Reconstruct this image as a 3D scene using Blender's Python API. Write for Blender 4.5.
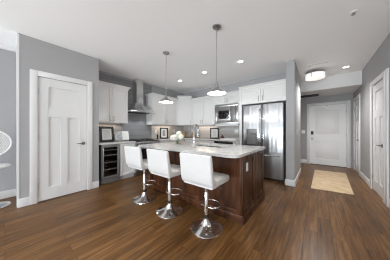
import bpy, bmesh, math, random
from mathutils import Vector, Matrix
random.seed(7)
for o in list(bpy.data.objects): bpy.data.objects.remove(o)
S = bpy.context.scene
COL = S.collection
PI = math.pi

# ---------------------------------------------------------------- camera, world, lights, exposure
cam = bpy.data.objects.new('camera', bpy.data.cameras.new('camera')); COL.objects.link(cam)
cam.location = (0, 0, 1.2)
cam.rotation_euler = (PI / 2, 0, math.atan2(123, 153))
cam.data.sensor_width = 36; cam.data.lens = 153 / 390 * 36
cam.data.clip_start = .05; cam.data.clip_end = 100
cam.data.shift_y = .0008
S.camera = cam
W = bpy.data.worlds.new('daylight'); S.world = W; W.use_nodes = True
W.node_tree.nodes['Background'].inputs[0].default_value = (.86, .93, 1, 1)
W.node_tree.nodes['Background'].inputs[1].default_value = .9
S.view_settings.view_transform = 'Standard'; S.view_settings.look = 'None'
S.view_settings.gamma = 1; S.view_settings.use_curve_mapping = False
S.view_settings.exposure = 0.0
S.cycles.max_bounces = 12; S.cycles.diffuse_bounces = 8
S.cycles.sample_clamp_indirect = 6; S.cycles.filter_width = 1.15

def area(name, loc, rot, sx, sy, power, col=(1, 1, 1), spread=180):
    l = bpy.data.lights.new(name, 'AREA'); l.shape = 'RECTANGLE'; l.size = sx; l.size_y = sy
    l.energy = power; l.color = col; l.spread = math.radians(spread)
    o = bpy.data.objects.new(name, l); COL.objects.link(o); o.location = loc; o.rotation_euler = rot
    return o
DAY = (.875, .95, 1)
# daylight coming in through the living-room windows behind the camera
for wx in (-3.55, -2.25, -.95, .35, 1.5):
    area('window_daylight', (wx, -5.55, .45), (PI / 2 + (.55 if wx == .35 else 1.15), 0, 0), .80, .7, 126, DAY)
# and through the glazed balcony opening in the living room's left wall
area('balcony_daylight', (-4.05, -3.6, .45), (PI / 2 + 1.15, 0, -PI / 2), 1.9, .6, 40, DAY)

def point(name, loc, power, r=.04, col=(1, .97, .945)):
    l = bpy.data.lights.new(name, 'POINT'); l.energy = power; l.shadow_soft_size = r; l.color = col
    o = bpy.data.objects.new(name, l); COL.objects.link(o); o.location = loc
def spot(name, loc, power, ang=120, r=.05, col=(1, .97, .945)):
    l = bpy.data.lights.new(name, 'SPOT'); l.energy = power; l.shadow_soft_size = r; l.color = col
    l.spot_size = math.radians(ang); l.spot_blend = .8
    o = bpy.data.objects.new(name, l); COL.objects.link(o); o.location = loc

# ---------------------------------------------------------------- materials
def mat(name, col, rough=.5, metal=0., noise=0., nscale=8., nstretch=(1, 1, 1), bump=0., bscale=40., bstretch=(1, 1, 1), coat=0., emit=None, estr=0., spec=.5, trans=0., ior=1.45):
    m = bpy.data.materials.new(name); m.use_nodes = True
    nt = m.node_tree; b = nt.nodes['Principled BSDF']
    b.inputs['Base Color'].default_value = (*col, 1); b.inputs['Roughness'].default_value = rough
    b.inputs['Metallic'].default_value = metal; b.inputs['Coat Weight'].default_value = coat
    b.inputs['Specular IOR Level'].default_value = spec
    b.inputs['Transmission Weight'].default_value = trans; b.inputs['IOR'].default_value = ior
    if emit: b.inputs['Emission Color'].default_value = (*emit, 1); b.inputs['Emission Strength'].default_value = estr
    tc = nt.nodes.new('ShaderNodeTexCoord')
    if noise:
        mp = nt.nodes.new('ShaderNodeMapping'); mp.inputs['Scale'].default_value = nstretch
        n = nt.nodes.new('ShaderNodeTexNoise'); n.inputs['Scale'].default_value = nscale; n.inputs['Detail'].default_value = 6
        r = nt.nodes.new('ShaderNodeMix'); r.data_type = 'RGBA'
        r.inputs['A'].default_value = (*[max(0, c * (1 - noise)) for c in col], 1)
        r.inputs['B'].default_value = (*[min(1, c * (1 + noise)) for c in col], 1)
        nt.links.new(tc.outputs['Object'], mp.inputs[0]); nt.links.new(mp.outputs[0], n.inputs['Vector'])
        nt.links.new(n.outputs['Fac'], r.inputs['Factor']); nt.links.new(r.outputs['Result'], b.inputs['Base Color'])
    if bump:
        mp = nt.nodes.new('ShaderNodeMapping'); mp.inputs['Scale'].default_value = bstretch
        n = nt.nodes.new('ShaderNodeTexNoise'); n.inputs['Scale'].default_value = bscale; n.inputs['Detail'].default_value = 3
        bp = nt.nodes.new('ShaderNodeBump'); bp.inputs['Strength'].default_value = bump; bp.inputs['Distance'].default_value = .01
        nt.links.new(tc.outputs['Object'], mp.inputs[0]); nt.links.new(mp.outputs[0], n.inputs['Vector'])
        nt.links.new(n.outputs['Fac'], bp.inputs['Height']); nt.links.new(bp.outputs[0], b.inputs['Normal'])
    return m
M = {}
M['wall'] = mat('grey wall paint', (.37, .37, .375), .75, noise=.02, nscale=3, bump=.03, bscale=200)
M['ceiling'] = mat('white ceiling paint', (.95, .95, .95), .9, noise=.01, bump=.03, bscale=150)
M['trim'] = mat('white trim paint', (.74, .74, .74), .35, noise=.01, nscale=4)
M['door'] = mat('white door paint', (.73, .73, .73), .35, noise=.01, nscale=4)
M['door_lit'] = mat('white door paint lightened as if lit', (.86, .86, .86), .4, noise=.01, nscale=4)  # same white as other doors, lightened in colour to stand in for hall light
M['hoodlens'] = mat('small lit hood lens', (.8, .8, .8), .4, emit=(.95, .98, 1), estr=.6)
M['soffit'] = mat('white soffit paint darkened for shade', (.72, .72, .725), .85, noise=.01)  # white ceiling paint toned down, shade of header and entry ceiling in its colour
M['coolersteel'] = mat('grey steel door frame', (.20, .20, .20), .4, .3, noise=.06, nscale=20)
M['cab'] = mat('white cabinet lacquer', (.73, .73, .725), .3, noise=.01, nscale=4)
M['steel'] = mat('brushed stainless steel', (.40, .40, .405), .30, 1, noise=.03, nscale=30, nstretch=(1, 1, .03), bump=0, bscale=3.2, bstretch=(2.6, 2.6, .03))
M['steelh'] = mat('brushed steel sheet', (.44, .44, .44), .28, 1, noise=.08, nscale=40, nstretch=(.05, .05, 1), bump=.02, bscale=6)
for k_ in ('steel', 'steelh'):
    nt_ = M[k_].node_tree; b_ = nt_.nodes['Principled BSDF']; b_.inputs['Anisotropic'].default_value = .9; b_.inputs['Anisotropic Rotation'].default_value = 0
    for n_ in nt_.nodes:   # long smooth waves in the sheet, fine brushing only in tone
        if n_.type == 'TEX_NOISE' and any(l_.to_node.type == 'BUMP' for l_ in n_.outputs['Fac'].links): n_.inputs['Detail'].default_value = 0
    tg_ = nt_.nodes.new('ShaderNodeTangent'); tg_.direction_type = 'RADIAL'; tg_.axis = 'Z'; nt_.links.new(tg_.outputs[0], b_.inputs['Tangent'])
M['hoodsteel'] = mat('bright brushed hood steel', (.66, .66, .66), .25, 1, noise=.08, nscale=40, nstretch=(1, 1, .05), bump=.12, bscale=5, bstretch=(1.5, 1.5, .1))
M['chrome'] = mat('polished chrome', (.88, .88, .89), .10, 1, noise=.02)
M['darknickel'] = mat('dark satin nickel', (.20, .20, .20), .3, 1, noise=.04)
M['faucet'] = mat('brushed faucet steel', (.40, .40, .41), .25, 1, noise=.04)
M['nickel'] = mat('satin nickel', (.42, .41, .40), .3, 1, noise=.04)
M['black'] = mat('black satin', (.012, .012, .013), .35, noise=.2)
M['darkgap'] = mat('black plastic trim', (.01, .01, .01), .6, noise=.1)
M['blackglass'] = mat('black oven glass', (.012, .010, .010), .05, noise=.1)
M['leather'] = mat('white leather', (.66, .66, .66), .4, noise=.015, nscale=5, bump=.06, bscale=120)
M['white'] = mat('white plastic', (.82, .82, .81), .4, noise=.01)
M['paper'] = mat('white paper', (.85, .85, .83), .8, noise=.02)
M['ink'] = mat('grey ink print', (.25, .24, .23), .8, noise=.3, nscale=30)
M['blueink'] = mat('blue and white printed photo', (.42, .47, .55), .6, noise=.95, nscale=14)
M['leaf'] = mat('green leaf', (.09, .17, .05), .5, noise=.3, nscale=20)
M['petal'] = mat('white hydrangea petals', (.74, .75, .68), .7, noise=.10, nscale=30)
M['amber'] = mat('dark green bottle', (.014, .016, .012), .2, noise=.1)
M['cork'] = mat('light wood board', (.48, .32, .17), .5, noise=.25, nscale=14, nstretch=(1, 1, .15))
M['rubber'] = mat('dark rubber', (.02, .02, .02), .7, noise=.1)
M['shade'] = mat('white lamp glass', (.9, .9, .88), .4, noise=.01, emit=(1, .97, .93), estr=1.5)
M['drum'] = mat('lit white drum fabric', (.85, .85, .83), .8, noise=.02, emit=(1, .97, .92), estr=.55)
M['lens'] = mat('lit downlight lens', (.9, .9, .9), .5, noise=.01, emit=(1, .97, .9), estr=6)
M['grille'] = mat('dark grille', (.05, .05, .05), .6, noise=.1)
M['glass'] = mat('clear glass', (.95, .97, .97), .02, trans=1, noise=.01)

def wood_floor():
    m = bpy.data.materials.new('brown hardwood planks'); m.use_nodes = True
    nt = m.node_tree; N = nt.nodes.new; L = nt.links.new; b = nt.nodes['Principled BSDF']
    tc = N('ShaderNodeTexCoord'); mp = N('ShaderNodeMapping'); mp.inputs['Rotation'].default_value = (0, 0, PI / 2)
    L(tc.outputs['Object'], mp.inputs[0])
    br = N('ShaderNodeTexBrick'); br.offset = .37; br.offset_frequency = 2
    for k, v in {'Scale': 1, 'Mortar Size': .0024, 'Mortar Smooth': .3, 'Bias': 0, 'Brick Width': 1.15, 'Row Height': .127}.items(): br.inputs[k].default_value = v
    br.inputs['Color1'].default_value = (0, 0, 0, 1); br.inputs['Color2'].default_value = (1, 1, 1, 1); br.inputs['Mortar'].default_value = (.5, .5, .5, 1)
    L(mp.outputs[0], br.inputs['Vector'])
    # grain: noise stretched along the planks, shifted per plank
    mg = N('ShaderNodeMapping'); mg.inputs['Scale'].default_value = (14, .9, 1); L(tc.outputs['Object'], mg.inputs[0])
    add = N('ShaderNodeVectorMath'); add.operation = 'ADD'; sc = N('ShaderNodeVectorMath'); sc.operation = 'SCALE'; sc.inputs['Scale'].default_value = 9
    L(br.outputs['Color'], sc.inputs[0]); L(mg.outputs[0], add.inputs[0]); L(sc.outputs[0], add.inputs[1])
    n = N('ShaderNodeTexNoise'); n.inputs['Scale'].default_value = 2.2; n.inputs['Detail'].default_value = 8; n.inputs['Roughness'].default_value = .65; L(add.outputs[0], n.inputs['Vector'])
    n2 = N('ShaderNodeTexNoise'); n2.inputs['Scale'].default_value = 1.1; n2.inputs['Detail'].default_value = 3; L(tc.outputs['Object'], n2.inputs['Vector'])
    ma = N('ShaderNodeMath'); ma.operation = 'MULTIPLY_ADD'; ma.inputs[1].default_value = .17; ma.inputs[2].default_value = 0
    L(br.outputs['Color'], ma.inputs[0])
    mb = N('ShaderNodeMath'); mb.operation = 'MULTIPLY_ADD'; mb.inputs[1].default_value = 1.25; L(n.outputs['Fac'], mb.inputs[0]); L(ma.outputs[0], mb.inputs[2])
    mc = N('ShaderNodeMath'); mc.operation = 'MULTIPLY_ADD'; mc.inputs[1].default_value = .3; L(n2.outputs['Fac'], mc.inputs[0]); L(mb.outputs[0], mc.inputs[2])
    cr = N('ShaderNodeValToRGB'); e = cr.color_ramp.elements
    e[0].position = .36; e[0].color = (.050, .021, .007, 1); e[1].position = .84; e[1].color = (.36, .19, .072, 1)
    x = e.new(.58); x.color = (.168, .080, .026, 1)
    md = N('ShaderNodeMath'); md.operation = 'MULTIPLY'; md.inputs[1].default_value = .65; L(mc.outputs[0], md.inputs[0]); L(md.outputs[0], cr.inputs[0])
    mx = N('ShaderNodeMix'); mx.data_type = 'RGBA'; mx.inputs['B'].default_value = (.045, .021, .010, 1)
    L(br.outputs['Fac'], mx.inputs['Factor']); L(cr.outputs[0], mx.inputs['A']); L(mx.outputs['Result'], b.inputs['Base Color']); b.inputs['Specular IOR Level'].default_value = .25
    rr = N('ShaderNodeMapRange'); rr.inputs['To Min'].default_value = .24; rr.inputs['To Max'].default_value = .42; L(n.outputs['Fac'], rr.inputs['Value']); L(rr.outputs[0], b.inputs['Roughness'])
    bp = N('ShaderNodeBump'); bp.inputs['Strength'].default_value = .25; bp.inputs['Distance'].default_value = .004
    sub = N('ShaderNodeMath'); sub.operation = 'MULTIPLY_ADD'; sub.inputs[1].default_value = -1.2; L(br.outputs['Fac'], sub.inputs[0]); L(n.outputs['Fac'], sub.inputs[2])
    L(sub.outputs[0], bp.inputs['Height']); L(bp.outputs[0], b.inputs['Normal'])
    return m
M['floor'] = wood_floor()

def dark_wood():
    m = bpy.data.materials.new('dark stained cherry wood'); m.use_nodes = True
    nt = m.node_tree; N = nt.nodes.new; L = nt.links.new; b = nt.nodes['Principled BSDF']
    tc = N('ShaderNodeTexCoord'); mp = N('ShaderNodeMapping'); mp.inputs['Scale'].default_value = (6, 6, .9); L(tc.outputs['Object'], mp.inputs[0])
    n = N('ShaderNodeTexNoise'); n.inputs['Scale'].default_value = 2; n.inputs['Detail'].default_value = 7; n.inputs['Distortion'].default_value = .6; L(mp.outputs[0], n.inputs['Vector'])
    cr = N('ShaderNodeValToRGB'); e = cr.color_ramp.elements
    e[0].position = .3; e[0].color = (.030, .011, .005, 1); e[1].position = .75; e[1].color = (.125, .046, .019, 1)
    L(n.outputs['Fac'], cr.inputs[0]); L(cr.outputs[0], b.inputs['Base Color'])
    b.inputs['Roughness'].default_value = .34; b.inputs['Specular IOR Level'].default_value = .22
    return m
M['cherry'] = dark_wood()

def quartz():
    m = bpy.data.materials.new('white veined quartz'); m.use_nodes = True
    nt = m.node_tree; N = nt.nodes.new; L = nt.links.new; b = nt.nodes['Principled BSDF']
    tc = N('ShaderNodeTexCoord')
    n = N('ShaderNodeTexNoise'); n.inputs['Scale'].default_value = 9; n.inputs['Detail'].default_value = 9; n.inputs['Distortion'].default_value = 1.2; L(tc.outputs['Object'], n.inputs['Vector'])
    cr = N('ShaderNodeValToRGB'); e = cr.color_ramp.elements
    e[0].position = .33; e[0].color = (.50, .50, .50, 1); e[1].position = .52; e[1].color = (.64, .64, .635, 1)
    L(n.outputs['Fac'], cr.inputs[0]); L(cr.outputs[0], b.inputs['Base Color'])
    b.inputs['Roughness'].default_value = .06
    return m
M['quartz'] = quartz()

def tile(name, c1, c2, mortar, bw, rh, swap, rough=.25):
    m = bpy.data.materials.new(name); m.use_nodes = True
    nt = m.node_tree; N = nt.nodes.new; L = nt.links.new; b = nt.nodes['Principled BSDF']
    tc = N('ShaderNodeTexCoord'); sp = N('ShaderNodeSeparateXYZ'); cb = N('ShaderNodeCombineXYZ')
    L(tc.outputs['Object'], sp.inputs[0]); L(sp.outputs['Y' if swap else 'X'], cb.inputs[0]); L(sp.outputs['Z'], cb.inputs[1])
    br = N('ShaderNodeTexBrick')
    for k, v in {'Scale': 1, 'Mortar Size': .003, 'Brick Width': bw, 'Row Height': rh, 'Bias': 0}.items(): br.inputs[k].default_value = v
    br.inputs['Color1'].default_value = (*c1, 1); br.inputs['Color2'].default_value = (*c2, 1); br.inputs['Mortar'].default_value = (*mortar, 1)
    L(cb.outputs[0], br.inputs['Vector']); L(br.outputs['Color'], b.inputs['Base Color']); b.inputs['Roughness'].default_value = rough
    return m
M['tile_dark'] = tile('charcoal glass wall tile', (.22, .222, .23), (.27, .272, .28), (.13, .13, .135), .6, .15, True)
M['tile_pale'] = tile('pale grey backsplash tile', (.46, .45, .44), (.54, .53, .52), (.42, .41, .40), .3, .075, False)

def jute():
    m = bpy.data.materials.new('woven jute'); m.use_nodes = True
    nt = m.node_tree; N = nt.nodes.new; L = nt.links.new; b = nt.nodes['Principled BSDF']
    tc = N('ShaderNodeTexCoord'); ck = N('ShaderNodeTexChecker'); ck.inputs['Scale'].default_value = 26
    n = N('ShaderNodeTexNoise'); n.inputs['Scale'].default_value = 6; n.inputs['Detail'].default_value = 6
    L(tc.outputs['Object'], ck.inputs['Vector']); L(tc.outputs['Object'], n.inputs['Vector'])
    ck.inputs['Color1'].default_value = (.74, .58, .39, 1); ck.inputs['Color2'].default_value = (.61, .46, .29, 1)
    mx = N('ShaderNodeMix'); mx.data_type = 'RGBA'; mx.inputs['B'].default_value = (.46, .33, .19, 1)
    mr = N('ShaderNodeMapRange'); mr.inputs['From Min'].default_value = .45; mr.inputs['From Max'].default_value = .75; mr.inputs['To Max'].default_value = .7
    L(n.outputs['Fac'], mr.inputs['Value']); L(mr.outputs[0], mx.inputs['Factor']); L(ck.outputs[0], mx.inputs['A']); L(mx.outputs['Result'], b.inputs['Base Color'])
    bp = N('ShaderNodeBump'); bp.inputs['Strength'].default_value = .6; L(ck.outputs['Fac'], bp.inputs['Height']); L(bp.outputs[0], b.inputs['Normal'])
    b.inputs['Roughness'].default_value = .95
    return m
M['jute'] = jute()

# ---------------------------------------------------------------- mesh helpers (all coordinates are world coordinates of the finished room)
def box(bm, x0, x1, y0, y1, z0, z1, bev=0, seg=2):
    x0, x1 = sorted((x0, x1)); y0, y1 = sorted((y0, y1)); z0, z1 = sorted((z0, z1))
    t = bmesh.new()
    bmesh.ops.create_cube(t, size=1)
    for v in t.verts: v.co = Vector(((x0 + x1) / 2 + v.co.x * (x1 - x0), (y0 + y1) / 2 + v.co.y * (y1 - y0), (z0 + z1) / 2 + v.co.z * (z1 - z0)))
    if bev: bmesh.ops.bevel(t, geom=t.edges[:], offset=bev, segments=seg, affect='EDGES', profile=.5)
    merge(bm, t); return bm
def merge(bm, t, mtx=None):
    if mtx is not None: t.transform(mtx)
    me = bpy.data.meshes.new('t'); t.to_mesh(me); t.free(); bm.from_mesh(me); bpy.data.meshes.remove(me)
def B(*a, **k): return box(bmesh.new(), *a, **k)
def lathe(bm, prof, c=(0, 0, 0), n=40, axis=None):
    t = bmesh.new(); rings = []
    for r, z in prof:
        if r < 1e-6: rings.append([t.verts.new((0, 0, z))])
        else: rings.append([t.verts.new((r * math.cos(2 * PI * i / n), r * math.sin(2 * PI * i / n), z)) for i in range(n)])
    for a, b in zip(rings, rings[1:]):
        for i in range(n):
            j = (i + 1) % n
            if len(a) == 1 and len(b) == 1: continue
            if len(a) == 1: t.faces.new((a[0], b[i], b[j]))
            elif len(b) == 1: t.faces.new((a[i], b[0], a[j]))
            else: t.faces.new((a[i], b[i], b[j], a[j]))
    bmesh.ops.recalc_face_normals(t, faces=t.faces[:])
    for f in t.faces: f.smooth = True
    mt = Matrix.Translation(c)
    if axis is not None: mt = mt @ Vector((0, 0, 1)).rotation_difference(Vector(axis)).to_matrix().to_4x4()
    merge(bm, t, mt); return bm
def tube(bm, pts, r, n=12, closed=False):
    pts = [Vector(p) for p in pts]; t = bmesh.new(); rings = []; N = len(pts)
    up = None
    for i, p in enumerate(pts):
        if closed: d = pts[(i + 1) % N] - pts[i - 1]
        else: d = pts[min(i + 1, N - 1)] - pts[max(i - 1, 0)]
        d.normalize()
        if up is None: up = d.orthogonal().normalized()
        up = (up - d * up.dot(d)).normalized(); s = d.cross(up)
        rr = r[i] if isinstance(r, (list, tuple)) else r
        rings.append([t.verts.new(p + (up * math.cos(2 * PI * k / n) + s * math.sin(2 * PI * k / n)) * rr) for k in range(n)])
    for i in range(N if closed else N - 1):
        a, b = rings[i], rings[(i + 1) % N]
        off = 0
        if closed and i == N - 1:
            off = min(range(n), key=lambda o: (a[0].co - b[o].co).length)
        for k in range(n): t.faces.new((a[k], a[(k + 1) % n], b[(k + 1 + off) % n], b[(k + off) % n]))
    if not closed: t.faces.new(rings[0]); t.faces.new(rings[-1])
    bmesh.ops.recalc_face_normals(t, faces=t.faces[:])
    for f in t.faces: f.smooth = True
    merge(bm, t); return bm
def prism(bm, poly, z0, z1, bev=0, mtx=None, seg=2):
    t = bmesh.new(); lo = [t.verts.new((x, y, z0)) for x, y in poly]; hi = [t.verts.new((x, y, z1)) for x, y in poly]; n = len(poly)
    t.faces.new(lo); t.faces.new(hi)
    for i in range(n): t.faces.new((lo[i], lo[(i + 1) % n], hi[(i + 1) % n], hi[i]))
    bmesh.ops.recalc_face_normals(t, faces=t.faces[:])
    if bev: bmesh.ops.bevel(t, geom=t.edges[:], offset=bev, segments=seg, affect='EDGES', profile=.5)
    merge(bm, t, mtx); return bm

ORG = {}
def obj(name, bm, m, parent=None, smooth=False, org=None):
    me = bpy.data.meshes.new(name)
    base = Vector(ORG[parent.name]) if parent else Vector(org or (0, 0, 0))
    bm.transform(Matrix.Translation(-base))
    if smooth:
        for f in bm.faces: f.smooth = True
    bm.to_mesh(me); bm.free(); me.set_sharp_from_angle(angle=math.radians(38))
    me.materials.append(M[m] if isinstance(m, str) else m)
    o = bpy.data.objects.new(name, me); COL.objects.link(o)
    if parent: o.parent = parent
    else: o.location = base
    ORG[o.name] = tuple(base)
    return o
def thing(name, label, cat, loc, group=None):
    o = bpy.data.objects.new(name, None); COL.objects.link(o); o.location = loc; o.empty_display_size = .1
    o['label'] = label; o['category'] = cat
    if group: o['group'] = group
    ORG[o.name] = tuple(loc); return o
def tag(o, label, cat, group=None):
    o['label'] = label; o['category'] = cat
    if group: o['group'] = group
    return o
def struct(name, bm, m, label=None, cat=None):
    o = obj(name, bm, m); o['kind'] = 'structure'
    o['label'] = label or ''; o['category'] = cat or name.split('_')[0]
    return o
def dup(root, loc, label, rz=0):
    r = root.copy(); COL.objects.link(r); r.location = loc; r.rotation_euler = (0, 0, rz); r['label'] = label
    for ch in list(root.children):
        c = ch.copy(); COL.objects.link(c); c.parent = r
        for g in list(ch.children):
            d = g.copy(); COL.objects.link(d); d.parent = c
    return r

# ---------------------------------------------------------------- room shell
H = 2.71; XW = -4.31; XL = -3.62; XR = .865; YB = 4.62; YE = 6.88; YBACK = -6.0
struct('floor', B(-4.5, 2.2, YBACK - .1, YE + .2, -.1, 0), 'floor', 'dark brown hardwood plank floor across the whole home', 'floor')
struct('ceiling', B(-4.5, 2.2, YBACK - .1, YE + .2, H, H + .1), 'ceiling', 'flat white ceiling over kitchen and living area', 'ceiling')
# hood wall / far left wall in two pieces with a balcony opening (behind the camera)
bm = B(XW - .12, XW, -2.6, YB + .12, 0, H); box(bm, XW - .12, XW, YBACK, -4.6, 0, H); box(bm, XW - .12, XW, -4.6, -2.6, 2.4, H)
struct('wall_hood', bm, 'wall', 'grey painted wall running behind the range hood', 'wall')
struct('wall_fridge', B(XW, -.50, YB, YB + .12, 0, H), 'wall', 'grey wall behind the refrigerator and microwave', 'wall')
# closet block with the white panel door
DY0, DY1, DZ = .345, 1.035, 2.095
bm = B(XL - .12, XL, .13, DY0 - .006, 0, H); box(bm, XL - .12, XL, DY1 + .006, 1.25, 0, H); box(bm, XL - .12, XL, DY0 - .006, DY1 + .006, DZ + .006, H)
box(bm, XW, XL - .12, .13, .25, 0, H); box(bm, XW, XL - .12, 1.13, 1.25, 0, H)
struct('wall_left', bm, 'wall', 'grey closet wall around the white panel door at left', 'wall')
struct('trim_1', B(XL - .1, XL + .004, .118, .142, 0, H - .01), 'trim', 'slim white corner strip on the end of the closet wall', 'trim')
struct('trim_2', B(XW, XW + .05, YBACK, .13, 2.62, H), 'trim', 'white crown moulding on far left wall', 'trim')
# pier beside the fridge
struct('wall_pier', B(-.55, -.39, 3.87, 5.3, 0, H), 'wall', 'grey wall end between fridge and entry hall', 'wall')
# entry wall with opening
EX0, EX1, EZ = -.225, .715, 2.06
bm = B(-1.6, EX0 - .006, YE, YE + .12, 0, H); box(bm, EX1 + .006, XR + .1, YE, YE + .12, 0, H); box(bm, EX0 - .006, EX1 + .006, YE, YE + .12, EZ + .006, H)
struct('wall_entry', bm, 'wall', 'grey wall around the front entry door', 'wall')
struct('wall_entry_left', B(-1.72, -1.6, 4.74, YE + .12, 0, H), 'wall', 'side wall of the entry recess', 'wall')
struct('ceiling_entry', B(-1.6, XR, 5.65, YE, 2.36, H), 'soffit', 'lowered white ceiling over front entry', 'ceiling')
# right wall with two door openings
A0, A1, AZ = 3.975, 4.70, 2.09
C0, C1, CZ = 5.92, 6.62, 2.07
bm = B(XR, XR + .12, .6, A0 - .005, 0, H); box(bm, XR, 2.2, .48, .6, 0, H); box(bm, 2.2, 2.32, YBACK, .6, 0, H); box(bm, XR, XR + .12, A1 + .005, C0 - .005, 0, H); box(bm, XR, XR + .12, C1 + .005, YE, 0, H)
box(bm, XR, XR + .12, A0 - .005, A1 + .005, AZ + .005, H); box(bm, XR, XR + .12, C0 - .005, C1 + .005, CZ + .005, H)
struct('wall_right', bm, 'wall', 'grey hallway wall on the right with two white doors', 'wall')
# back wall with three window openings (behind the camera)
bm = bmesh.new()
xs = [XW - .1, -3.98, -3.12, -2.68, -1.82, -1.38, -.52, -.08, .78, 1.07, 1.93, 2.2]
for i in range(0, 12, 2): box(bm, xs[i], xs[i + 1], YBACK - .12, YBACK, 0, H)
for i in range(1, 11, 2): box(bm, xs[i], xs[i + 1], YBACK - .12, YBACK, 0, .35); box(bm, xs[i], xs[i + 1], YBACK - .12, YBACK, 2.55, H)
struct('wall_back', bm, 'wall', 'living room wall with five tall windows', 'wall')
for k, i in enumerate((1, 3, 5, 7, 9)):
    a, b = xs[i], xs[i + 1]; bm = bmesh.new()
    for x in (a + .025, (a + b) / 2, b - .025): box(bm, x - .025, x + .025, YBACK - .09, YBACK - .05, .35, 2.55)
    for z in (.375, 1.45, 2.525): box(bm, a, b, YBACK - .09, YBACK - .05, z - .025, z + .025)
    struct('window_%d' % (k + 1), bm, 'trim', 'white framed living room window', 'window')

# baseboards: one per wall face
def bb(n, x0, x1, y0, y1, lab): struct('baseboard_' + n, B(x0, x1, y0, y1, 0, .135, bev=.004), 'trim', lab, 'baseboard')
bb('left', XL, XL + .015, .13, DY0 - .09, 'white baseboard left of closet door')
bb('left_far', XL, XL + .015, DY1 + .09, 1.25, 'white baseboard between closet door and wine cooler')
bb('living', XW, XW + .015, -2.6, .13, 'white baseboard along living room wall')
bb('pier', -.565, -.375, 3.855, 3.87, 'white baseboard on the narrow end of the pier')
bb('pier_side', -.39, -.375, 3.87, 5.3, 'white baseboard on the hall side of the pier')
bb('entry', -1.6, EX0 - .09, YE - .015, YE, 'white baseboard left of the front door')
bb('right', XR - .015, XR, A1 + .095, C0 - .095, 'white baseboard between the two hall doors')
bb('right_near', XR - .015, XR, .48, A0 - .22, 'white baseboard along near hall wall')

# ---------------------------------------------------------------- doors
def panel_door(name, lab, axis, face, u0, u1, z1, panels, depth=.045, sgn=1, setback=.004, groove=0, m_='door'):
    """slab with recessed flat panels. axis 'y' runs along Y with its face at X=face (normal sgn*X); axis 'x' runs along X at Y=face"""
    bm = bmesh.new()
    us = sorted({u0, u1, *[p[0] for p in panels], *[p[1] for p in panels]}); zs = sorted({.012, z1, *[p[2] for p in panels], *[p[3] for p in panels]})
    f0 = face - sgn * setback
    def bx(a, b, c, d, dep):
        if axis == 'y': box(bm, f0 - sgn * dep, f0 - sgn * depth, a, b, c, d)
        else: box(bm, a, b, f0 - sgn * dep, f0 - sgn * depth, c, d)
    for a, b in zip(us, us[1:]):
        for c, d in zip(zs, zs[1:]):
            inside = any(p[0] <= (a + b) / 2 <= p[1] and p[2] <= (c + d) / 2 <= p[3] for p in panels)
            bx(a, b, c, d, (.024 if groove else .019) if inside else 0)
    if groove:   # raised field inside a routed groove
        for p in panels:
            a, b, c, d = p[0] + groove, p[1] - groove, p[2] + groove, p[3] - groove
            if axis == 'y': box(bm, f0 - sgn * .006, f0 - sgn * depth, a, b, c, d, bev=.003)
            else: box(bm, a, b, f0 - sgn * .006, f0 - sgn * depth, c, d, bev=.003)
    o = struct(name, bm, m_, lab, 'door'); return o
def casing(parent, axis, face, u0, u1, z1, w=.088, sgn=1, name='door_casing'):
    t = .02; bm = bmesh.new()
    for a, b, c, d in ((u0 - w, u0, 0, z1 + w), (u1, u1 + w, 0, z1 + w), (u0, u1, z1, z1 + w)):
        if axis == 'y': box(bm, face, face + sgn * t, a, b, c, d, bev=.003)
        else: box(bm, a, b, face, face + sgn * t, c, d, bev=.003)
    return obj(name, bm, 'trim', parent)
def hinge(parent, p, axis):
    bm = bmesh.new(); lathe(bm, [(0, -.05), (.007, -.05), (.007, .05), (0, .05)], p, 10)
    return obj('hinge', bm, 'nickel', parent)
def lever(parent, p, n, d, m='darknickel'):
    bm = bmesh.new(); p = Vector(p); n = Vector(n); d = Vector(d)
    lathe(bm, [(0, 0), (.032, 0), (.032, .008), (.026, .012), (.011, .014), (.011, .05), (0, .05)], p, 24, axis=n)
    q = p + n * .048
    tube(bm, [q - d * .012, q + d * .03, q + d * .075, q + d * .115], [.010, .010, .008, .007], 10)
    return obj('door_lever', bm, m, parent)

d1 = panel_door('door_1', 'white three-panel closet door beside the wine cooler', 'y', XL, DY0, DY1, DZ, [(.475, .91, 1.59, 1.95), (.475, .635, .21, 1.43), (.735, .91, .21, 1.43)])
casing(d1, 'y', XL, DY0 - .004, DY1 + .004, DZ + .004)
for z in (1.85, 1.07, .27): hinge(d1, (XL + .003, DY0 - .002, z), 'y')
lever(d1, (XL - .004, .975, .945), (1, 0, 0), (0, -1, 0))

d2 = panel_door('door_2', 'white two-panel front entry door with black keypad', 'x', YE, EX0, EX1, EZ, [(-.085, .56, 1.08, 1.93), (-.085, .56, .21, .83)], sgn=-1, groove=.015, m_='door_lit')
casing(d2, 'x', YE, EX0 - .004, EX1 + .004, EZ + .004, sgn=-1)
for z in (1.82, 1.05, .25): hinge(d2, (EX1 + .002, YE - .003, z), 'x')
obj('door_keypad', B(-.195, -.125, YE - .026, YE + .004, 1.05, 1.17, bev=.008), 'black', d2)
bm = bmesh.new(); lathe(bm, [(0, 0), (.033, 0), (.033, .01), (.013, .014), (.013, .035), (.028, .05), (.03, .065), (.02, .078), (0, .08)], (-.16, YE + .004, .91), 24, axis=(0, -1, 0))
obj('door_knob', bm, 'nickel', d2)
obj('wreath_hook', B(.225, .255, YE - .008, YE + .004, 1.99, EZ, bev=.003), 'nickel', d2)
obj('threshold', B(EX0, EX1, YE - .03, YE + .1, 0, .011), 'darkgap', d2)

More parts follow.
